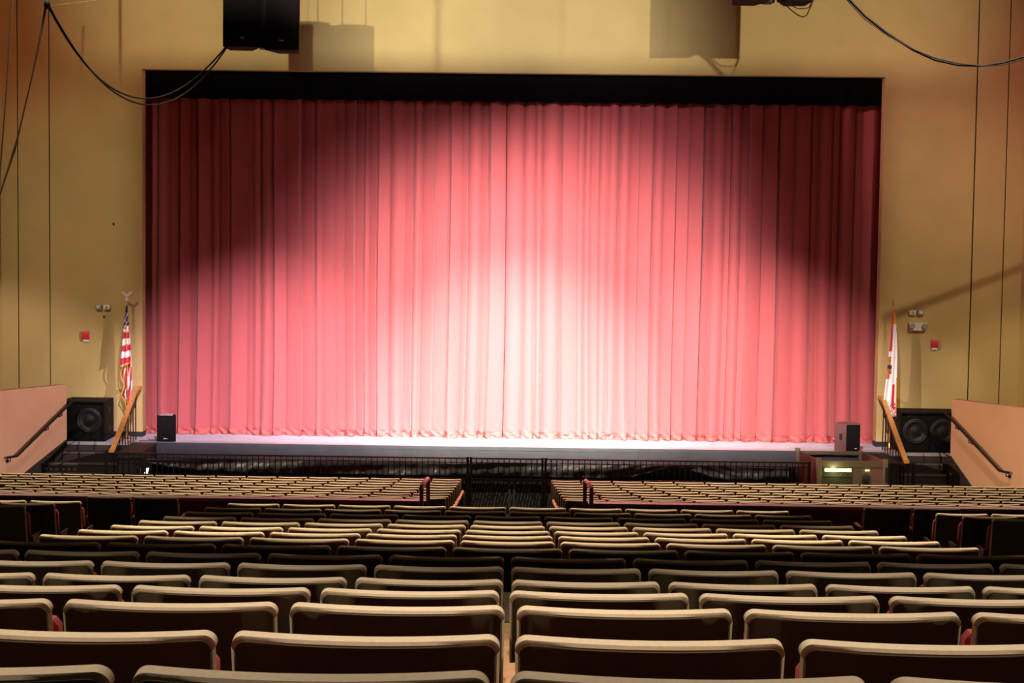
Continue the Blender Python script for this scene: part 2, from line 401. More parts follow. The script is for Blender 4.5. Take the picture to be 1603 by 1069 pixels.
# work light by the left end of the pit
t = thing('work_light', 'small white work light on the pit floor beside the left stairs', 'lamp', (-6.42, 31.60, 0))
MB().box(-.10, .10, -.06, .06, 0, .40, c=.01).build('stand', M_iron, t)
MB().prism([(-.10, .42), (.02, .42), (.09, .72), (.03, .72)], -.05, .03).build('housing', M_iron, t, smooth=0)
MB().prism([(-.08, .44), (.01, .44), (.075, .70), (.035, .70)], -.058, -.051).build('lens', M_lamp, t, smooth=0)

# ------------------------------------------------------------------ main curtain
def curtain(name, label, xa, xb, seed):
    rnd = random.Random(seed)
    cells = []; x = xa
    while x < xb-.05:
        wd = rnd.choice((.10, .16, .20, .24, .30, .34, .26, .13))*rnd.uniform(.85, 1.15)
        if x+wd > xb-.08: wd = xb-x
        cells.append((x, x+wd, rnd.uniform(.5, 1.0)*min(.17, .75*wd), rnd.uniform(.45, 1.6), rnd.uniform(-.05, .03), rnd.uniform(0, 6.28), rnd.uniform(-1, 1)))
        x += wd
    zs = [ST+.006, ST+.03, ST+.06, ST+.09, ST+.115, ST+.125, ST+.14, ST+.17, ST+.22, ST+.3, ST+.4, ST+.55, ST+.75, ST+1.0, ST+1.3, ST+1.7, ST+2.2, ST+2.8, ST+3.5, ST+4.3, ST+5.2, ST+6.2, ST+7.3]
    def pt(cell, t, z):
        a, b, A, g, off, ph, fl = cell
        h = z-ST; low = math.exp(-h/.75); vlow = math.exp(-h/.18)
        if g > 1.0: s = math.sin(pi*t)**.6
        else:
            q = t if g > .7 else 1-t
            s = (q/.86)**.8 if q < .86 else math.cos((q-.86)/.14*pi/2)
        y = -A*(max(s, 0))*(1+.35*low)+off*(1-.4*low)+.02*math.sin(a*1.9+h*.35)
        xx = lerp(a, b, t)
        xx += .035*math.sin(xx*1.3+h*.45)*(1-min(1, h/7)) + fl*.05*low*math.sin(pi*t)
        y += -.03*low*math.sin(xx*5.1+ph*.1)-.022*vlow*math.sin(xx*31+h*40)
        return xx, 34.41+y, z
    cols = []
    for ci, c in enumerate(cells):
        for k in range(14):
            cols.append((c, k/14))
    cols.append((cells[-1], 1.0))
    def mk(zlist, extra=0):
        m = MB(); n = len(zlist); vs = []
        for (c, t) in cols:
            for z in zlist:
                p = pt(c, t, z)
                if extra:
                    cr = .030*noise.noise(Vector((p[0]*14, z*16, seed)))+.020*noise.noise(Vector((p[0]*40, z*34, seed)))
                    p = (p[0], p[1]+cr-.012, z+(.006*math.sin(p[0]*29+c[5]) if z < ST+.1 and z > ST+.01 else 0))
                vs.append(p)
        m.add(vs, [(i*n+k, (i+1)*n+k, (i+1)*n+k+1, i*n+k+1) for i in range(len(cols)-1) for k in range(n-1)])
        return m
    t = thing(name, label, 'curtain', ((xa+xb)/2, 34.30, ST))
    zcut = 5
    def shift(m):
        m.v = [(a-(xa+xb)/2, b-34.30, c-ST) for a, b, c in m.v]; return m
    o = shift(mk(zs[zcut:])).build('drape', M_curt, t, smooth=60)
    h = shift(mk([ST+.006+.01*i for i in range(13)], 1)).build('hem', M_hem, t, smooth=60, label='crinkled bottom hem')
curtain('stage_curtain', 'left half of the tall red pleated velvet stage curtain', -7.25, -.115, 11)
curtain('stage_curtain', 'right half of the tall red pleated velvet stage curtain', -.105, 7.25, 23)
# added black strip standing in for the lintel's shade on the curtain top
m = MB(); vs = []; n = 700
for i in range(n+1):
    x = lerp(-7.2, 7.2, i/n); y = 34.118+.006*math.sin(x*17)+.004*math.sin(x*31)
    vs += [(x, y, 7.36+.012*math.sin(x*17)), (x, y, 8.6)]
m.add(vs, [(2*i, 2*i+2, 2*i+3, 2*i+1) for i in range(n)])
o = m.build('shade_strip', M_matte, smooth=60); tag(o, 'black strip added as lintel shade across the top of the stage opening', 'shade_strip')
o.modifiers.new('thick', 'SOLIDIFY').thickness = .004

# ------------------------------------------------------------------ auditorium seats
W0 = .56; REC = math.tan(math.radians(12)); TH = .040
def back_section(hw, z_top, z_bot, ya, yb, rad, sag=.030, cor=7, mid=10):
    """rounded-corner curved slab: columns across x, leaning back by REC"""
    cols = []
    for k in range(cor+1):
        a = (pi/2)*k/cor
        cols.append((-hw+rad*(1-math.cos(a)), z_top-rad*(1-math.sin(a))))
    cols = [(-hw, z_bot)] and cols
    right = [(-x, z) for x, z in cols][::-1]
    inner = [(lerp(-hw+rad, hw-rad, (k+1)/mid), z_top) for k in range(mid-1)]
    return cols+inner+right
def slab(m, w, z_top, z_bot, ya, yb, rad, sag=.050, ch=.006, mi=0):
    hw = w/2; cols = back_section(hw, z_top, z_bot, ya, yb, rad)
    def Y(x, z, y): return y-sag*(1-(x/(W0/2))**2)+(z_top-z)*REC
    vs = []
    for (x, zt) in cols:
        xi = x*(1-ch/hw); 
        k = (ya+ch, yb-ch)
        tz = zt
        vs += [(xi, Y(x, z_bot, ya), z_bot), (xi, Y(x, zt-ch, ya), zt-ch-.0), (x, Y(x, tz, ya+ch), tz), (x, Y(x, tz, yb-ch), tz-TH*.0), (xi, Y(x, zt-ch, yb), zt-ch), (xi, Y(x, z_bot, yb), z_bot)]
    # deck of the top edge is square to the leaning back
    out = []
    for i, v in enumerate(vs):
        out.append((v[0], v[1], v[2]+(v[1]-Y(v[0], v[2], ya))*.16 if (i % 6) in (2, 3, 4) else v[2]))
    n = len(cols); fs = []
    for i in range(n-1):
        for k in range(5): fs.append((i*6+k, i*6+k+1, (i+1)*6+k+1, (i+1)*6+k))
        fs.append((i*6+5, i*6, (i+1)*6, (i+1)*6+5))
    fs += [(0, 5, 4, 3, 2, 1), tuple((n-1)*6+k for k in range(6))]
    m.add(out, [f[::-1] for f in fs], mi); return m
def seat_meshes():
    H = SEAT_H; me = {}
    bw = W0-.030
    me['backrest'] = slab(MB(), bw, H, .36, 0, TH, .026).mesh('backrest', M_shell, 40)
    p = slab(MB(), bw-.016, H-.009, .38, -.003, .003, .024, ch=.002); p.v = [(x, y+.009*REC, z) for x, y, z in p.v]
    me['back_panel'] = p.mesh('back_panel', M_panel, 40)
    c = slab(MB(), bw-.05, H-.05, .44, TH-.004, TH+.035, .05, ch=.012); c.v = [(x, y+.05*REC, z) for x, y, z in c.v]
    me['cushion'] = c.mesh('cushion', M_red, 50)
    s = MB().box(-.235, .235, 0, .085, 0, .42, c=.02)
    s.v = [(x, y+.18+(.42-z)*.22, z+.34) for x, y, z in s.v]
    me['seat'] = s.mesh('seat', M_red, 40)
    a = MB().box(W0/2-.024, W0/2+.024, .10, .42, .575, .610, c=.010)
    me['armrest'] = a.mesh('armrest', M_arm, 40)
    l = MB().prism([(.14, 0.0), (.42, 0.0), (.42, .03), (.33, .06), (.30, .50), (.38, .574), (.14, .574), (.17, .50), (.20, .06), (.14, .03)], W0/2-.012, W0/2+.012, 'x')
    me['leg'] = l.mesh('leg', M_iron, 0)
    return me
SM = seat_meshes()
PARTS = ('backrest', 'back_panel', 'cushion', 'seat', 'armrest', 'leg')
ORD = ['zeroth', 'first', 'second', 'third', 'fourth', 'fifth', 'sixth', 'seventh', 'eighth', 'ninth', 'tenth', 'eleventh', 'twelfth', 'thirteenth', 'fourteenth', 'fifteenth', 'sixteenth', 'seventeenth', 'eighteenth', 'nineteenth', 'twentieth']
seats = []      # (x, y, ztop, width, label, group, first_in_row)
def vis(x, w_, y): return abs(x)-w_/2 < .2835*y-.02
def row_rear(k):
    y = rowY(k); cx = {0: -.008, 2: .012, 3: -.005}.get(k, .004)
    if k <= 3: ws = [.573]*10; x = cx-5*.573
    elif k <= 6: ws = [.553]*10; x = cx-5*.553
    elif k <= 13:
        w0 = [.585, .553, .58, .58, .557, .555, .556][k-7]; wo = (2.625-w0/2)/4; ws = [wo]*4+[w0]+[wo]*4; x = cx-2.625
    else:
        ws = [.504]*4+[.545]*2+[.504]*4 if k == 15 else [.515]*4+[.555]*2+[.515]*4; x = cx-sum(ws)/2
    row = []
    for w_ in ws: row.append((x+w_/2, w_)); x += w_
    v = [i for i, (xx, w_) in enumerate(row) if vis(xx, w_, y)]
    i0, i1 = max(0, v[0]-1), min(len(row)-1, v[-1]+1)
    for i in range(i0, i1+1):
        xx, w_ = row[i]
        if i in v:
            n = v.index(i)+1
            who = 'tan-topped seat, %s from the left, %s row up from the bottom edge' % (ORD[n], ORD[k+1])
        else: who = 'seat just outside the photo in the %s row from the camera, %s' % (ORD[k+1], 'left' if xx < 0 else 'right')
        seats.append((xx, y, TOPZ[k], w_, who, 'auditorium seats in the rear centre block', i == i0))
for k in range(16): row_rear(k)
SIDEX = 3.86
for k, ztop, nn in ((15, 2.575, 2), (14, 2.70, 2), (13, 2.83, 1)):
    for sg in (-1, 1):
        for i in range(nn):
            w_ = .50; xx = sg*(SIDEX+.01*(15-k)+w_*(i+.5))
            if i and not vis(xx, w_, rowY(k)): continue
            who = ('%s seat in from the aisle, %s side block row at the photo\'s %s edge' % (ORD[i+1], {15: 'farthest', 14: 'middle', 13: 'nearest'}[k], 'left' if sg < 0 else 'right'))
            seats.append((xx, rowY(k), ztop, w_, who, 'side block seats beyond the aisles', (sg < 0 and i == nn-1) or (sg > 0 and i == 0)))
for sg, xs, w_ in ((-1, (-4.68, -4.125), .55), (1, (4.44, 5.02), .58)):
    for i, xx in enumerate(xs):
        inner = (i == 1) == (sg < 0)
        seats.append((xx, 20.9, 1.865, w_, 'dark-backed seat before the maroon wall on the %s, %s of its pair' % ('left' if sg < 0 else 'right', 'inner' if inner else 'outer'), 'paired seats against the maroon wall', i == 0))
front = []
for j, (y, zt) in enumerate(FRONT):
    w_ = [.545, .545, .54, .53, .52, .515, .51, .51, .51][j]
    for sg in (-1, 1):
        x = .75 if sg < 0 else .70
        first = [1.0, .93, 1.0, .95, 1.0, .94, 1.0, .95, 1.0][j]*w_; i = 0
        while x < .2845*y-.04 and x+w_ < 9.3:
            ww = first if i == 0 else w_
            front.append((sg*(x+ww/2), y, zt, ww, 'tan-topped seat, %s %s of the centre aisle, %s row beyond the maroon wall' % (ORD[i+1], 'left' if sg < 0 else 'right', ORD[j+1]), 'front block seats left of the centre aisle' if sg < 0 else 'front block seats right of the centre aisle', (sg > 0 and i == 0)))
            x += ww; i += 1
seats += sorted(front, key=lambda s: (round(s[1], 2), abs(s[0])))
first_done = False; proto = None
for (x, y, zt, w_, lab, grp, firstr) in seats[:300]:
    if proto is None:
        proto = thing('auditorium_seat', lab, 'seat', (x, y, zt-SEAT_H), grp)
        kids = []
        for pn in PARTS:
            o = bpy.data.objects.new(pn, SM[pn]); C.objects.link(o); o.parent = proto; kids.append(o)
        e = proto
    else:
        e = proto.copy(); C.objects.link(e); e.location = (x, y, zt-SEAT_H)
        e['label'] = lab; e['group'] = grp
        side = 'side block' in grp
        for kd in kids:
            if side and kd.name.startswith('armrest') and abs(x) < 4.3: continue
            c_ = kd.copy(); C.objects.link(c_); c_.parent = e
    e.scale = (w_/W0, 1, 1)
    if firstr:
        for pn in (('leg',) if 'side block' in grp else ('armrest', 'leg')):
            o = bpy.data.objects.new(pn, SM[pn]); C.objects.link(o); o.parent = e; o.location = (-W0, 0, 0)
m = MB()
mi_of = {'backrest': 0, 'back_panel': 1, 'cushion': 2, 'seat': 2, 'armrest': 3, 'leg': 4}
for (x, y, zt, w_, lab, grp, firstr) in seats[300:]:
    for pn in PARTS:
        me = SM[pn]
        m.add([(v.co.x*w_/W0+x, v.co.y+y, v.co.z+zt-SEAT_H) for v in me.vertices], [tuple(p.vertices) for p in me.polygons], mi_of[pn])
if m.v:
    o = m.build('auditorium_seats', [M_shell, M_panel, M_red, M_arm, M_iron], smooth=40)
    tag(o, 'farthest rows of tan-topped auditorium seats, just before the pit railing', 'seats', kind='stuff')
print('SEATS', len(seats))

# maroon low wall and handrails at the cross aisle
for nm, a, b in (('wall_cross_aisle_left', -9.58, -.99), ('wall_cross_aisle_right', 1.0, 9.55)):
    o = struct(MB().box(a, b, 21.85, 21.97, .70, 1.69).build(nm, M_kick, smooth=0))
for i, (a, b) in enumerate(((-9.58, -.98), (.99, 9.55))):
    struct(MB().box(a, b, 21.83, 21.99, 1.69, 1.725).build('trim_%d' % (i+6), M_kickcap, smooth=0))
for sg in (-1, 1):
    t = thing('aisle_handrail', 'maroon loop handrail on the %s side of the centre aisle opening' % ('left' if sg < 0 else 'right'), 'handrail', ((-1.02, .995)[sg > 0], 21.2, 0), 'loop handrails at the centre aisle')
    f0 = floorz(21.15); f1 = floorz(21.8)
    k_ = -sg*.045; MB().tube([(0, 0, f0), (0, 0, 1.96), (0, .03, 2.0), (k_*.1, .08, 2.015), (k_*.9, .66, 2.0), (k_, .71, 1.985), (k_, .74, 1.94), (k_, .74, f1)], .025, 10).build('rail_loop', M_maroon, t)
    MB().tube([(0, .0, 1.62), (k_, .74, 1.62)], .022, 8).build('lower_rail', M_maroon, t)

# ------------------------------------------------------------------ speakers
def sub_cabinet(label, x0, x1, y0, y1, woofers, side):
    cx = (x0+x1)/2; t = thing('subwoofer', label, 'speaker', (cx, y0, ST), 'subwoofers beside the stage'); h = .745; hw = (x1-x0)/2
    m = MB(); e = .03; D = y1-y0
    m.box(-hw, hw, .06, D, 0, h); m.box(-hw, -hw+e, 0, .06, 0, h); m.box(hw-e, hw, 0, .06, 0, h); m.box(-hw+e, hw-e, 0, .06, 0, e); m.box(-hw+e, hw-e, 0, .06, h-e, h)
    m.build('cabinet', M_black, t, smooth=0)
    for wx in woofers:
        m = MB(); m.lathe([(.235, 0), (.235, -.018), (.215, -.026), (.20, -.016), (.185, -.022), (.10, .012), (.095, -.005), (.06, -.018), (.002, -.026)], (wx-cx, .056, .385), 'y', 32)
        m.build('woofer', M_cone, t)
    for z in (.20, .55):
        sx = hw*side
        MB().box(sx-.003 if side > 0 else sx-.004, sx+.004 if side > 0 else sx+.003, D*.45, D*.62, z-.06, z+.06).build('handle', M_base, t, smooth=0)
sub_cabinet('black single-woofer subwoofer cabinet at the top of the left stairs', -8.24, -7.46, 33.02, 33.76, (-7.76,), 1)
sub_cabinet('black twin-woofer subwoofer cabinet at the top of the right stairs', 7.20, 8.28, 33.05, 33.76, (7.50, 8.00), -1)

t = thing('stage_monitor', 'small black monitor speaker standing near the left end of the stage lip', 'speaker', (-6.345, 33.22, ST))
MB().prism([(-.175, -.05), (-.14, -.12), (.14, -.12), (.175, -.05), (.12, .15), (-.12, .15)], 0, .49, 'z').build('cabinet', M_black, t, smooth=0)
m = MB(); m.prism([(-.165, -.075), (-.135, -.13), (.135, -.13), (.165, -.075), (.15, -.06), (-.15, -.06)], .03, .47, 'z'); m.build('grille', M_grille, t, smooth=0)
MB().prism([(-.12, -.10), (.12, -.10), (.10, .12), (-.10, .12)], .49, .502, 'z').build('top_plate', M_grey, t, smooth=0, label='pale top plate')
m = MB(); m.box(-.035, -.028, -.134, -.131, .055, .075); m.box(-.02, -.008, -.134, -.131, .055, .072); m.box(0, .012, -.134, -.131, .055, .072); m.box(.018, .04, -.134, -.131, .055, .060)
m.build('badge', M_logo, t, smooth=0)

t = thing('stage_monitor', 'brown-sided monitor speaker standing near the right end of the stage lip', 'speaker', (6.24, 33.10, ST))
MB().prism([(-.22, .02), (-.03, -.09), (.235, -.075), (.235, -.02), (.15, .26), (-.10, .26)], 0, .52, 'z').build('cabinet', M_brown, t, smooth=0, label='brown cabinet')
MB().prism([(-.025, -.10), (.225, -.088), (.225, -.07), (-.02, -.08)], .02, .50, 'z').build('grille', M_grille, t, smooth=0)
MB().prism([(-.145, -.045), (-.10, -.071), (-.095, -.06), (-.14, -.034)], .22, .33, 'z').build('handle', M_base, t, smooth=0)
MB().box(.13, .17, -.106, -.101, .055, .07).build('badge', M_logo, t, smooth=0)

def hung_speaker(label, x, y, z, rz, h=1.25, w_=.60, tilt=.03, fill=False):
    t = thing('hanging_speaker', label, 'speaker', (x, y, z), 'loudspeakers hung before the proscenium', rz)
    t.rotation_euler = (-tilt, 0, rz)
    MB().prism([(-w_/2, -.2), (w_/2, -.2), (w_/2*.6, .32), (-w_/2*.6, .32)], 0, h, 'z').build('cabinet', M_black, t, smooth=0)
    MB().prism([(-w_/2+.02, -.215), (w_/2-.02, -.215), (w_/2-.02, -.20), (-w_/2+.02, -.20)], .03, h-.03, 'z').build('grille', M_grille, t, smooth=0)
    m = MB()
    for i in range(4): m.box(-.035+i*.02, -.022+i*.02, -.219, -.216, .145-.004*i, .16-.004*i)
    m.build('badge', M_logo, t, smooth=0)
    if fill:
        MB().box(w_/2-.01, w_/2+.14, .02, .26, .02, h-.05).build('gap_filler', M_base, t, smooth=0)  # added black box standing in for the next speaker's dark side
    for sx in (-1, 1): MB().tube([(sx*w_*.3, 0, h-.01), (sx*w_*.3, 0, 12.4-z)], .008, 6).build('hanging_cable', M_cable, t)
hung_speaker('black loudspeaker hanging above the stage opening, left one of the left pair', -4.37, 29.2, 7.86, .16, fill=True)
hung_speaker('black loudspeaker hanging above the stage opening, right one of the left pair', -3.68, 29.2, 7.82, -.12, w_=.56)
hung_speaker('black loudspeaker hanging at the top edge, left one of the right pair', 3.75, 29.2, 8.67, .12, fill=True)
hung_speaker('black loudspeaker hanging at the top edge, right one of the right pair', 4.49, 29.2, 8.67, -.14, w_=.56)

# ------------------------------------------------------------------ cables and ropes
def cat(a, b, sag, n=28, skew=0):
    a = Vector(a); b = Vector(b); out = []
    for i in range(n+1):
        t = i/n; p = a.lerp(b, t); p.z -= sag*4*t*(1-t)*(1+skew*(t-.5)); out.append(p)
    return out
def cable(name, label, pts, rad, mt, group=None): return tag(MB().tube(pts, rad, 6).build(name, mt), label, 'rope' if 'rope' in name else 'cable', group)
tie = Vector((-6.94, 27, 8.27)); se = Vector((-4.60, 29.05, 7.87))
cable('hanging_cable', 'upper of two dark cables swagging from the tie point to the left speakers', cat(tie, se, 1.10, skew=-.25), .013, M_cable, 'cables swagged to the left speakers')
cable('hanging_cable', 'lower of two dark cables swagging from the tie point to the left speakers', cat(tie+Vector((.02, 0, 0)), se+Vector((.02, 0, 0)), 1.19, skew=-.05), .013, M_cable, 'cables swagged to the left speakers')
t = tag(MB().tube([(-6.96, 27, 12.4), (-6.96, 27, 8.45), (-6.94, 27, 8.30)], .016, 6).lathe([(.02, -.09), (.05, -.04), (.045, .02), (.02, .06)], (-6.945, 27, 8.30), seg=10).build('support_rope', M_cable), 'dark knotted support line at the top left where the cables gather', 'rope')
cable('guy_rope', 'right of two thin ropes slanting down from the knot to the left wall', [(-6.95, 27, 8.27), (-7.13, 27, 7.4), (-7.40, 27, 6.3), (-7.62, 27, 5.6), (-8.0, 27, 4.4), (-8.35, 27, 3.6), (-9.57, 27, .9)], .011, M_rope, 'ropes slanting down at the left')
cable('guy_rope', 'left of two thin ropes slanting down from the knot to the left wall', [(-6.97, 27, 8.25), (-7.18, 27, 7.2), (-7.44, 27, 6.1), (-7.72, 27, 5.3), (-8.1, 27, 4.3), (-8.5, 27, 3.4), (-9.57, 27, 1.1)], .011, M_rope, 'ropes slanting down at the left')
cable('guy_rope', 'thin dark rope running off the top left corner, leftmost of all ropes', [(-7.42, 27, 9.2), (-7.47, 27, 8.3), (-7.56, 27, 7.0), (-7.68, 27, 5.6), (-8.0, 27, 3.8), (-8.7, 27, .35)], .012, M_rope, 'ropes slanting down at the left')
cable('guy_rope', 'faint thin line running right from the knot at the top left', [(-6.94, 27, 8.25), (-6.3, 27, 8.33), (-5.2, 27, 8.5)], .004, M_rope, 'ropes slanting down at the left')
a = Vector((4.30, 27, 9.4)); 
rp = [(4.5, 9.0), (4.97, 8.46), (5.20, 8.23), (5.55, 7.97), (5.93, 7.74), (6.25, 7.60), (6.59, 7.53), (6.95, 7.52), (7.25, 7.57), (7.56, 7.66), (7.95, 7.76), (8.4, 7.92), (9.0, 8.15), (9.54, 8.4)]
cable('hanging_cable', 'thick dark cable bundle sagging across the top right corner', [(x, 27, z) for x, z in rp], .020, M_cable)
cable('hanging_cable', 'thin cable strand beside the thick bundle at the top right', [(x-.02, 26.95, z-.035*math.sin(i*.9)-.01) for i, (x, z) in enumerate(rp)], .008, M_cable)
cable('cable_loop', 'thin dark cable loop under the right pair of hanging speakers, longer one', [(4.20, 29, 8.70), (4.32, 29, 8.62), (4.42, 29, 8.53), (4.52, 29, 8.46), (4.60, 29, 8.43), (4.66, 29, 8.46), (4.70, 29, 8.55), (4.76, 29, 8.70)], .009, M_cable)
cable('cable_loop', 'thin dark cable loop under the right pair of hanging speakers, shorter one', [(4.36, 29.02, 8.70), (4.44, 29.02, 8.60), (4.52, 29.02, 8.565), (4.62, 29.02, 8.565), (4.70, 29.02, 8.585), (4.74, 29.02, 8.70)], .008, M_cable)
cable('floor_cable', 'thin dark cable lying on the stage by the left monitor', [(-6.75, 33.5, ST+.008), (-6.68, 33.35, ST+.008), (-6.55, 33.42, ST+.008), (-6.48, 33.3, ST+.008), (-6.55, 33.2, ST+.008), (-6.85, 33.15, ST+.008)], .007, M_cable)

# ------------------------------------------------------------------ wall devices
def alarm(label, x, z):
    t = thing('fire_alarm', label, 'fire alarm', (x, YW, z), 'red fire alarms')
    MB().box(-.065, .065, -.065, -.002, -.065, .09, c=.008).build('housing', M_alarm, t)
    MB().box(-.05, .05, -.06, -.012, -.10, -.067, c=.006).build('strobe', M_white, t, label='white strobe lens')
alarm('red fire alarm strobe on the tan wall left of the striped flag', -7.98, 2.87)
alarm('red fire alarm strobe on the tan wall right of the white flag', 7.96, 2.92)
def sensor_pair(xa, xb, z, label_a, label_b, big):
    for x, lab, mt in ((xa, label_a, M_white if big == 0 else M_grey), (xb, label_b, M_grey if big == 0 else M_white)):
        t = thing('wall_sensor', lab, 'sensor', (x, YW, z), 'small wall sensors')
        MB().box(-.06, .06, -.09, -.002, -.04, .045, c=.01).build('housing', mt, t)
        MB().lathe([(.028, -.012), (.022, -.02), (.004, -.024)], (0, -.083, 0), 'y', 14).build('lens', M_white if mt is M_grey else M_grey, t)
sensor_pair(-7.74, -7.58, 3.42, 'small grey wall sensor left of the striped flag, left of two', 'small white wall sensor left of the striped flag, right of two', 1)
sensor_pair(7.53, 7.68, 3.51, 'small white wall sensor right of the white flag, left of two', 'small grey wall sensor right of the white flag, right of two', 0)
t = thing('emergency_light', 'white emergency light unit on the wall right of the white flag', 'emergency light', (7.63, YW, 3.25))
MB().prism([(-.13, -.07), (.13, -.07), (.17, .075), (-.17, .075)], -.10, -.002).build('housing', M_white, t)
for sx in (-1, 1): MB().lathe([(.045, 0), (.055, -.05), (.045, -.06), (.01, -.062)], (sx*.12, -.10, .015), 'y', 16).build('lamp', M_grey, t)
tag(MB().box(-7.475, -7.445, YW-.02, YW-.001, 4.96, 5.01, c=.003).build('wall_sensor', M_joint), 'tiny dark stud high on the tan wall left of the curtain', 'wall stud')
tag(MB().box(-7.655, -7.63, YW-.03, YW-.001, 3.22, 3.26, c=.003).build('wall_hook', M_joint), 'tiny dark hook on the wall below the left pair of sensors', 'hook')

# ------------------------------------------------------------------ flags
def cloth(name, pts_fn, nu, nv, mats, mat_fn, parent):
    m = MB(); vs = []
    for j in range(nv+1):
        for i in range(nu+1): vs.append(pts_fn(i/nu, j/nv))
    m.v = vs
    for j in range(nv):
        for i in range(nu):
            a = j*(nu+1)+i; m.f.append((a, a+nu+1, a+nu+2, a+1)); m.mi.append(mat_fn((i+.5)/nu, (j+.5)/nv))
    o = m.build(name, mats, parent, smooth=70); o.modifiers.new('thick', 'SOLIDIFY').thickness = .004
    return o
def pole(t, h, top):
    MB().tube([(0, 0, .03), (0, 0, h)], .014, 10).build('pole', M_gold, t)
    MB().lathe([(.09, 0), (.09, .015), (.075, .03), (.04, .055), (.025, .10), (.018, .12)], (0, 0, 0), seg=24).build('base', M_gold, t)
t = thing('national_flag', 'red and white striped flag with navy star field, on a pole left of the stage', 'flag', (-7.14, 33.45, ST))
pole(t, 2.60, 'eagle')
m = MB(); m.lathe([(.006, 2.56), (.03, 2.59), (.03, 2.62), (.012, 2.65), (.022, 2.68), (.012, 2.72)], seg=12)
for sx in (-1, 1): m.prism([(0, 2.66), (sx*.04, 2.69), (sx*.085, 2.735), (sx*.095, 2.765), (sx*.06, 2.765), (sx*.02, 2.72), (0, 2.71)], -.010, .010)
m.build('eagle_finial', M_white, t, smooth=0, label='pale eagle finial with raised wings')
MAT5 = [M_navy, M_fred, M_fwhite]
def us_front(uu, v):
    z = lerp(2.50, 1.40, v)
    L = interp(v, [(0, -.01), (.15, -.03), (.35, -.055), (.6, -.085), (.8, -.105), (1, -.115)]); R = interp(v, [(0, .02), (.2, .035), (.5, .055), (.8, .085), (1, .09)])
    x = lerp(L, R, uu); z += (uu-.5)*.10*v+.0*v
    return (x, -.02-.035*abs(math.sin(uu*pi*2.4+.4))*(.3+v)-.01, z)
def us_fmat(uu, v):
    if v < .36+.03*math.sin(uu*5):
        return 2 if ((int(uu*5) + int(v*34)) % 4 == 0 and v > .12) else 0
    return 2 if int((v-.36)/.107+ -uu*.35+.35) % 2 == 0 else 1
cloth('flag_cloth', us_front, 22, 44, MAT5, us_fmat, t)
def us_rear(uu, v):
    z = lerp(2.45, .42, v)
    L = interp(v, [(0, -.01), (.5, -.10), (.62, -.115), (.72, -.06), (.8, -.10), (.88, -.04), (1, .03)]); R = interp(v, [(0, .01), (.4, .07), (.6, .09), (.85, .10), (.93, .10), (1, .08)])
    return (lerp(L, R, uu), .035+.035*math.sin(uu*pi*3.2+v*2)*(.3+v), z+.05*uu)
def us_rmat(uu, v):
    if v > .93 and uu > .6: return 0
    return 2 if int(uu*4+v*9) % 2 == 0 else 1
cloth('flag_fly', us_rear, 22, 50, MAT5, us_rmat, t)
pts = [us_front(k/14, 1.0) for k in range(15)]
MB().tube([(p[0], p[1]-.004, p[2]) for p in pts], .016, 6).build('fringe', M_fringe, t, label='gold fringe')
pts = [(us_rear(0, v/20)) for v in range(10, 21)]
MB().tube([(p[0]+.02*math.sin(i*1.9), p[1]-.05, p[2]) for i, p in enumerate(pts)], .013, 6).build('fringe', M_fringe, t, label='gold fringe')
MB().tube([(0, -.02, 2.55), (-.02, -.04, 2.3), (.015, -.075, 2.0), (.0, -.06, 1.7)], .006, 6).build('cord', M_fringe, t, label='gold cord')
MB().tube([(-.02, 0, .62), (.06, 0, .50), (.07, .02, .38)], [.012, .022, .01], 6).build('fringe_tassel', M_fringe, t)

t = thing('state_flag', 'white flag with red bars and orange seal, on a pole right of the stage', 'flag', (7.09, 33.40, ST))
pole(t, 2.62, 'spear')
MB().lathe([(.006, 2.58), (.028, 2.60), (.028, 2.63), (.010, 2.66), (.020, 2.70), (.002, 2.80)], seg=12).build('spear_finial', M_gold, t)
def fl(uu, v):
    z = lerp(2.54, .62, v)
    L = interp(v, [(0, -.01), (.3, -.05), (.6, -.10), (.85, -.15), (.93, -.13), (1, .02)]); R = interp(v, [(0, .03), (.2, .07), (.4, .09), (.8, .095), (1, .10)])
    return (lerp(L, R, uu), -.03-.045*abs(math.sin(uu*pi*2.2+.3+v))*(.3+v), z-.16*(uu-.5)*0)
def flm(uu, v):
    if v < .10: return 3 if uu > .4 else 1
    if v < .36 and uu < .36: return 1
    if .42 < v < .64 and uu < .33 and not (.50 < v < .54): return 4
    if .5 < v < .58 and uu < .45: return 0 if int(v*90) % 2 else 4
    if v > .68 and .62 < uu < .85 and v < .92: return 1
    if v > .62 and uu > .92: return 3
    if v > .86 and uu > .45 and int(v*50+uu*9) % 2: return 1
    return 2
cloth('flag_cloth', fl, 24, 60, [M_navy, M_fred, M_fwhite, M_fringe, M_seal], flm, t)

# ------------------------------------------------------------------ wheelchair lift
t = thing('platform_lift', 'olive framed platform lift with a lit yellow-green panel, right before the stage', 'platform lift', (5.93, 31.9, 0))
x0, x1, y0, y1 = -.57, .57, -1.0, 1.08
for (xx, yy, zt) in ((x0, y0, 1.13), (x1, y0, 1.12), (x0-.04, y1-.03, 1.04), (x1-.03, y1-.03, 1.0)):
    MB().box(xx-.04, xx+.04, yy-.04, yy+.04, 0, zt, c=.008).build('post', M_olive, t)
MB().box(x0, x1, y0-.03, y0+.03, .985, 1.08).build('front_rail', M_olive, t, smooth=0)
MB().box(x0, x1, y1-.05, y1-.01, .92, .985).build('back_rail', M_olive, t, smooth=0)
for sx, nm in ((x0, 'l'), (x1, 'r')):
    m = MB(); m.prism([(y0, .0), (y1, .0), (y1, .985), (y0, 1.08)], sx-.015, sx+.015, 'x'); m.build('side_panel', M_lbrown, t, smooth=0, label='brown-pink side panel')
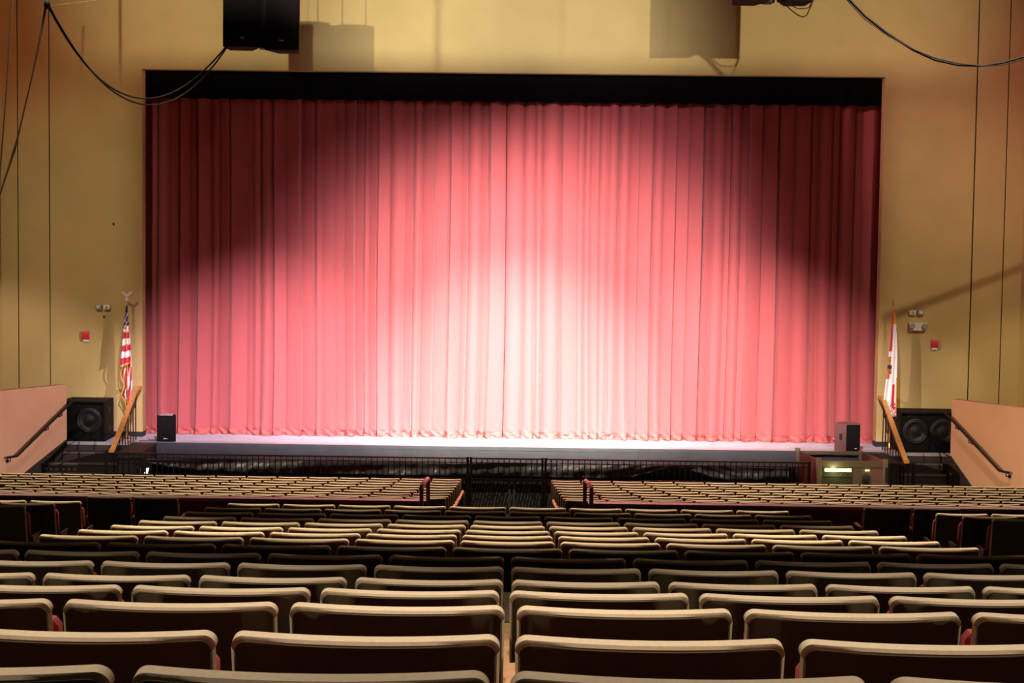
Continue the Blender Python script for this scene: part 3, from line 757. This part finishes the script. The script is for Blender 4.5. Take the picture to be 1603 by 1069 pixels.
MB().box(x0+.04, x1-.04, y0+.05, y1-.06, .0, .15).build('platform', M_base, t, smooth=0)
# front face: lit window left, door right
MB().box(x0+.04, .02, y0-.005, y0+.012, .08, .985).build('window_panel', M_glassg, t, smooth=0, label='green tinted panel')
MB().tube([(x0+.10, y0-.03, .925), (-.02, y0-.03, .925)], .028, 10).build('light_tube', M_tube, t, label='glowing yellow tube')
m = MB().box(x0+.09, -.01, y0-.02, y0-.008, .815, .825); m.box(-.19, -.17, y0-.022, y0-.01, .825, .86); m.box(-.12, -.11, y0-.022, y0-.01, .825, .86)
m.build('shelf_strip', M_olive, t, smooth=0)
MB().box(.02, .22, y0-.02, y0+.02, .05, .985).build('door_frame', M_olive, t, smooth=0)
MB().box(.22, .53, y0-.015, y0+.015, .05, .985).build('door', M_lbrown, t, smooth=0, label='brown-pink door')
MB().box(.17, .29, y0-.05, y0-.02, .68, .85, c=.008).build('control_box', M_base, t)
MB().tube([(.24, y0-.04, .68), (.25, y0-.04, .50)], .012, 6).build('conduit', M_olive, t)
MB().tube([(.22, y0-.045, .925), (.29, y0-.045, .93)], .012, 6).build('indicator_lamp', M_tube, t, label='small glowing lamp')
MB().box(.565, .61, y0-.055, y0-.041, .74, .98).build('door_handle', M_base, t, smooth=0)
lt = bpy.data.lights.new('lift_light', 'POINT'); lt.energy = 2.5; lt.color = (.95, 1, .5); lt.shadow_soft_size = .05
lo = bpy.data.objects.new('lift_light', lt); C.objects.link(lo); lo.location = (5.62, 30.80, .93)

# unseen fixtures added at the wash lights, each with a board blocking its beam
for i, (loc, aim, edge) in enumerate(BLOCKED_WASHES):
    t = thing('wash_light', 'black stage light with an added light-blocking blade hanging from the ceiling, out of the photo', 'stage light', loc, 'wash lights out of the photo')
    m = MB(); m.box(-.16, .16, -.55, -.06, -.13, .17); m.build('housing', M_black, t, smooth=0)
    MB().tube([(0, -.3, .15), (0, -.3, 12.5-loc[2])], .02, 6).build('hanger', M_iron, t)
    if edge == 'below':
        ze = (ZO+.05-loc[2])*3/(YW-loc[1])
        MB().box(-2.2, 2.2, 2.998, 3.002, -1.5, ze).build('beam_blocker', M_base, t, smooth=0)
    else:
        sg = -1 if edge == 'left' else 1
        xe = (sg*(XO-.05)-loc[0])*1.5/(YW-loc[1])
        a_, b_ = sorted((xe, xe-sg*1.0)); MB().box(a_, b_, 1.498, 1.502, -1.45, -.1).build('beam_blocker', M_base, t, smooth=0)

t = thing('light_blocker', 'long black board added to keep stage light off the pit, out of the photo', 'light blocker', (0, 22.5, 9.0))  # unseen board, added only to block stage light below the lip
MB().box(-5, 5, -.01, .01, -.62, 9.8-(9.8-ST+.10)*1.0/11.5-9.0).build('board', M_base, t, smooth=0)
for x in (-4, 0, 4): MB().tube([(x, 0, -.5), (x, 0, 3.4)], .012, 6).build('hanger', M_iron, t)

# pieces that belong to a part go under that part
SUB = {'badge': 'grille', 'fringe': 'flag_cloth', 'light_tube': 'window_panel', 'shelf_strip': 'window_panel', 'lens': 'housing', 'strobe': 'housing',
       'lamp': 'housing', 'nosing': 'steps', 'control_box': 'door_frame', 'indicator_lamp': 'door_frame', 'fringe_tassel': 'flag_cloth', 'door_handle': 'door'}
for o in list(C.objects):
    k = o.name.split('.')[0]
    if o.type == 'MESH' and o.parent and o.parent.type == 'EMPTY' and k in SUB:
        host = [c for c in o.parent.children if c.name.split('.')[0] == SUB[k]]
        if host: o.parent = host[0]
